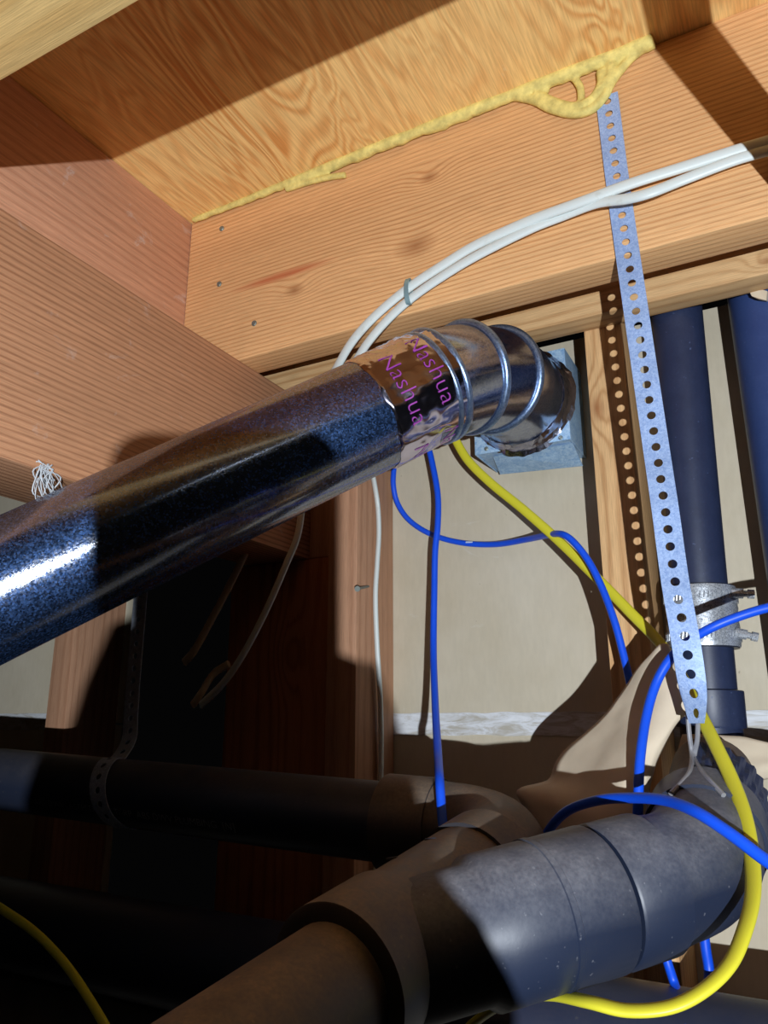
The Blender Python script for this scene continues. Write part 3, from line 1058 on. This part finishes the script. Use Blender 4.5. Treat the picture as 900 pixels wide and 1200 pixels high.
for i in range(2):  # white print on the blue cable across the wall
    u0 = (546, 588)[i]
    q = [at(u0 + k * 2, 636 - (0 if i == 0 else .3 * k) - .5, Y=.8025) for k in range(0, 5)]
    o = tube('print_mark', q, .0011, M['mark'], sides=6); o.parent = b2

# thin wires by the strap end
for pts, lab in (([(806, 838, .60), (808, 862, .60), (811, 885, .60), (809, 903, .575), (799, 917, .558), (786, 930, .545)], 'thin grey wire beside the strap end, bending towards the paper'),
                 ([(818, 848, .60), (817, 868, .60), (814, 888, .60), (822, 903, .575), (834, 917, .558), (848, 932, .548)], 'thin grey wire beside the strap end, bending towards the yellow cable')):
    tag(tube('grey_wire', spline([at(u, v, Y=y) for u, v, y in pts], 6), .0017, M['wire'], sides=8), lab, 'wire')

# cable tie round the white pair
c = at(479, 342, Y=.5895)
V, Fc = [], []
K = 24
for k in range(K):
    a = 2 * math.pi * k / K
    rd = Vector((.012 * math.cos(a) * .0 + 0, .0062 * math.cos(a), .0142 * math.sin(a)))
    for dx, m in ((-.0022, 1), (.0022, 1), (.0022, .86), (-.0022, .86)):
        V.append(c + Vector((dx, rd.y * m, rd.z * m)))
for k in range(K):
    k2 = (k + 1) % K
    for q in range(4):
        Fc.append((k * 4 + q, k * 4 + (q + 1) % 4, k2 * 4 + (q + 1) % 4, k2 * 4 + q))
tag(sharp(mesh_obj('cable_staple', V, Fc, M['tie']), 40), 'small pale metal staple holding the two white cables on the joist', 'staple')

# ------------------------------------------------------------------ brown paper


def Pp(*r): return [at(u, v, Y=y) for u, v, y in r]


rows = [Pp((768, 762, .634), (773, 756, .630), (779, 753, .628), (784, 755, .630), (787, 761, .634)),
        Pp((750, 783, .640), (764, 779, .632), (778, 777, .628), (788, 778, .628), (795, 784, .634)),
        Pp((728, 812, .642), (752, 806, .630), (776, 803, .622), (794, 802, .622), (806, 808, .628)),
        Pp((700, 845, .644), (736, 836, .628), (768, 832, .614), (795, 829, .616), (816, 829, .624)),
        Pp((668, 872, .646), (710, 868, .626), (748, 866, .606), (778, 856, .608), (798, 845, .618)),
        Pp((650, 892, .646), (695, 895, .620), (732, 896, .596), (762, 884, .600), (782, 866, .612)),
        Pp((640, 915, .642), (685, 920, .612), (722, 925, .588), (752, 915, .590), (770, 895, .606)),
        Pp((606, 926, .636), (664, 942, .606), (712, 952, .584), (745, 950, .584), (762, 930, .600)),
        Pp((622, 958, .632), (668, 966, .602), (712, 974, .582), (742, 980, .582), (758, 975, .596)),
        Pp((640, 992, .628), (675, 996, .600), (712, 1002, .582), (742, 1010, .582), (756, 1012, .594))]
paper = tag(grid_sheet('kraft_paper', rows, M['kraft'], .0007, None, 5, .0022), 'torn tan kraft paper hanging over the yellow cable in front of the wall', 'paper')
rows = [Pp((800, 862, .735), (830, 860, .728), (868, 864, .722), (905, 872, .715), (950, 880, .71)),
        Pp((790, 885, .735), (830, 884, .725), (868, 886, .718), (905, 890, .712), (950, 895, .71)),
        Pp((785, 905, .735), (830, 904, .722), (868, 905, .715), (905, 902, .708), (950, 905, .705)),
        Pp((785, 925, .735), (830, 928, .728), (868, 925, .722), (905, 914, .715), (950, 915, .71))]
tag(grid_sheet('kraft_paper', rows, M['kraft'], .0007, None, 5, .003, 9.0), 'crumpled strip of kraft paper below the vent pipe hub', 'paper')

# ------------------------------------------------------------------ yellow foam along the plywood
parts = []
pts = []; rad = []
for i in range(90):
    f = i / 89
    x = -.578 + f * (.578 - .045)
    k = noise.noise(Vector((x * 30, 2, 0))); k2 = noise.noise(Vector((x * 90, 8, 0)))
    big = .3 + 1.0 * min(1, max(0, (x + .52) / .2))
    pts.append(Vector((x, .596 - .002 * big + .002 * k2, PZ - .002 - .001 * k)))
    rad.append(.0030 + .0034 * big * (.8 + .5 * k) + .0016 * k2)
parts.append(sweep(pts, rad, sides=10))


def blob(px, r, sides=8):
    pth = spline([at(u, v, Y=.596) for u, v in px], 6)
    rr_ = r if isinstance(r, (int, float)) else [r[0] + (r[1] - r[0]) * i / (len(pth) - 1) for i in range(len(pth))]
    parts.append(sweep(pth, rr_, sides=sides))


blob([(405, 205), (385, 208), (360, 214), (335, 222)], .0036)
blob([(600, 112), (625, 117), (645, 127), (670, 133), (692, 129), (708, 114), (718, 95), (738, 70), (758, 54)], (.005, .0042))
blob([(628, 112), (650, 122), (672, 127), (692, 120), (704, 106)], .0058)
blob([(640, 104), (636, 112), (648, 122)], .0045)
blob([(672, 90), (680, 103), (681, 122)], .0038)
blob([(705, 84), (706, 98), (700, 112)], .0055)
blob([(716, 74), (716, 90), (708, 104)], .0062)
blob([(700, 78), (730, 66), (752, 56)], .006)
foam = mesh_obj('foam_bead', *join(parts), M['foam'], smooth=True)
rm = foam.modifiers.new('remesh', 'REMESH'); rm.mode = 'VOXEL'; rm.voxel_size = .0014; rm.use_smooth_shade = True
sm = foam.modifiers.new('smooth', 'SMOOTH'); sm.iterations = 4
tag(foam, 'yellow foam adhesive bead squeezed out along the plywood, with a dripped loop', 'foam')

# ------------------------------------------------------------------ cobweb on the girder edge
parts = []
random.seed(3)
c = at(52, 548, X=-.499)
for i in range(22):
    a = random.uniform(-.008, .008); b = random.uniform(-.006, .010)
    e = at(52 + random.uniform(-11, 11), 582 + random.uniform(-30, 22), X=-.505)
    mid = (c + e) / 2 + Vector((random.uniform(0, .004), random.uniform(-.012, .012), random.uniform(-.010, .010)))
    parts.append(sweep(spline([c + Vector((.001, a, b * .4)), mid, e], 4), random.uniform(.00025, .0006), sides=5))
tag(mesh_obj('cobweb', *join(parts), M['web']), 'small white cobweb tuft under the girder edge', 'cobweb')

# ------------------------------------------------------------------ phone at the viewpoint (behind the lens), added slabs cast hand and arm shadow


def cw(x, y, z): return CAM2W @ Vector((x, y, z))


ph = thing('phone_shadow_rig', tuple(cw(-.04, .1, -.02)), 'black smartphone with added slabs shading like a hand and arm, on an added column', 'phone')


def slab(name, outline, z0, z1, mat):
    n = len(outline)
    V = [cw(x, y, z0) for x, y in outline] + [cw(x, y, z1) for x, y in outline]
    Fc = [tuple(range(n)), tuple(range(n, 2 * n))[::-1]] + [(i, (i + 1) % n, n + (i + 1) % n, n + i) for i in range(n)]
    return mesh_obj(name, V, Fc, M[mat], ph)


def rrect(x0, y0, x1, y1, r):
    out = []
    for cx, cy, a0 in ((x1 - r, y0 + r, -90), (x1 - r, y1 - r, 0), (x0 + r, y1 - r, 90), (x0 + r, y0 + r, 180)):
        for k in range(7):
            a = math.radians(a0 + 15 * k); out.append((cx + r * math.cos(a), cy + r * math.sin(a)))
    return out


slab('phone_body', rrect(-.084, -.022, .001, .14, .013), -.0135, -.0065, 'black')
hand_blocker = [(-.084, .055), (.001, .068), (.016, .073), (.024, .092), (.029, .111), (.040, .121), (.0485, .137), (.055, .152), (.062, .18), (.05, .24), (-.10, .24), (-.124, .18), (-.120, .12), (-.110, .085), (-.100, .06)]
slab('hand_blocker', hand_blocker, -.022, -.006, 'black')  # unseen shape added to shade like the holding hand
slab('arm_blocker', [(-.11, .128), (-.11, .24), (-.55, .30), (-.55, .128)], -.022, -.006, 'black')  # unseen slab added to darken the lower left like a forearm
g0 = cw(-.03, .19, -.024)
V, Fc = lathe(g0, (0, 0, -1), [(0, .03), (.85 + g0.z - .012, .03), (.85 + g0.z - .012, .09), (.85 + g0.z - .001, .09)], 24)
sharp(mesh_obj('added_column', V, Fc, M['black'], ph), 40)  # made-up support carrying the shading slabs to the floor
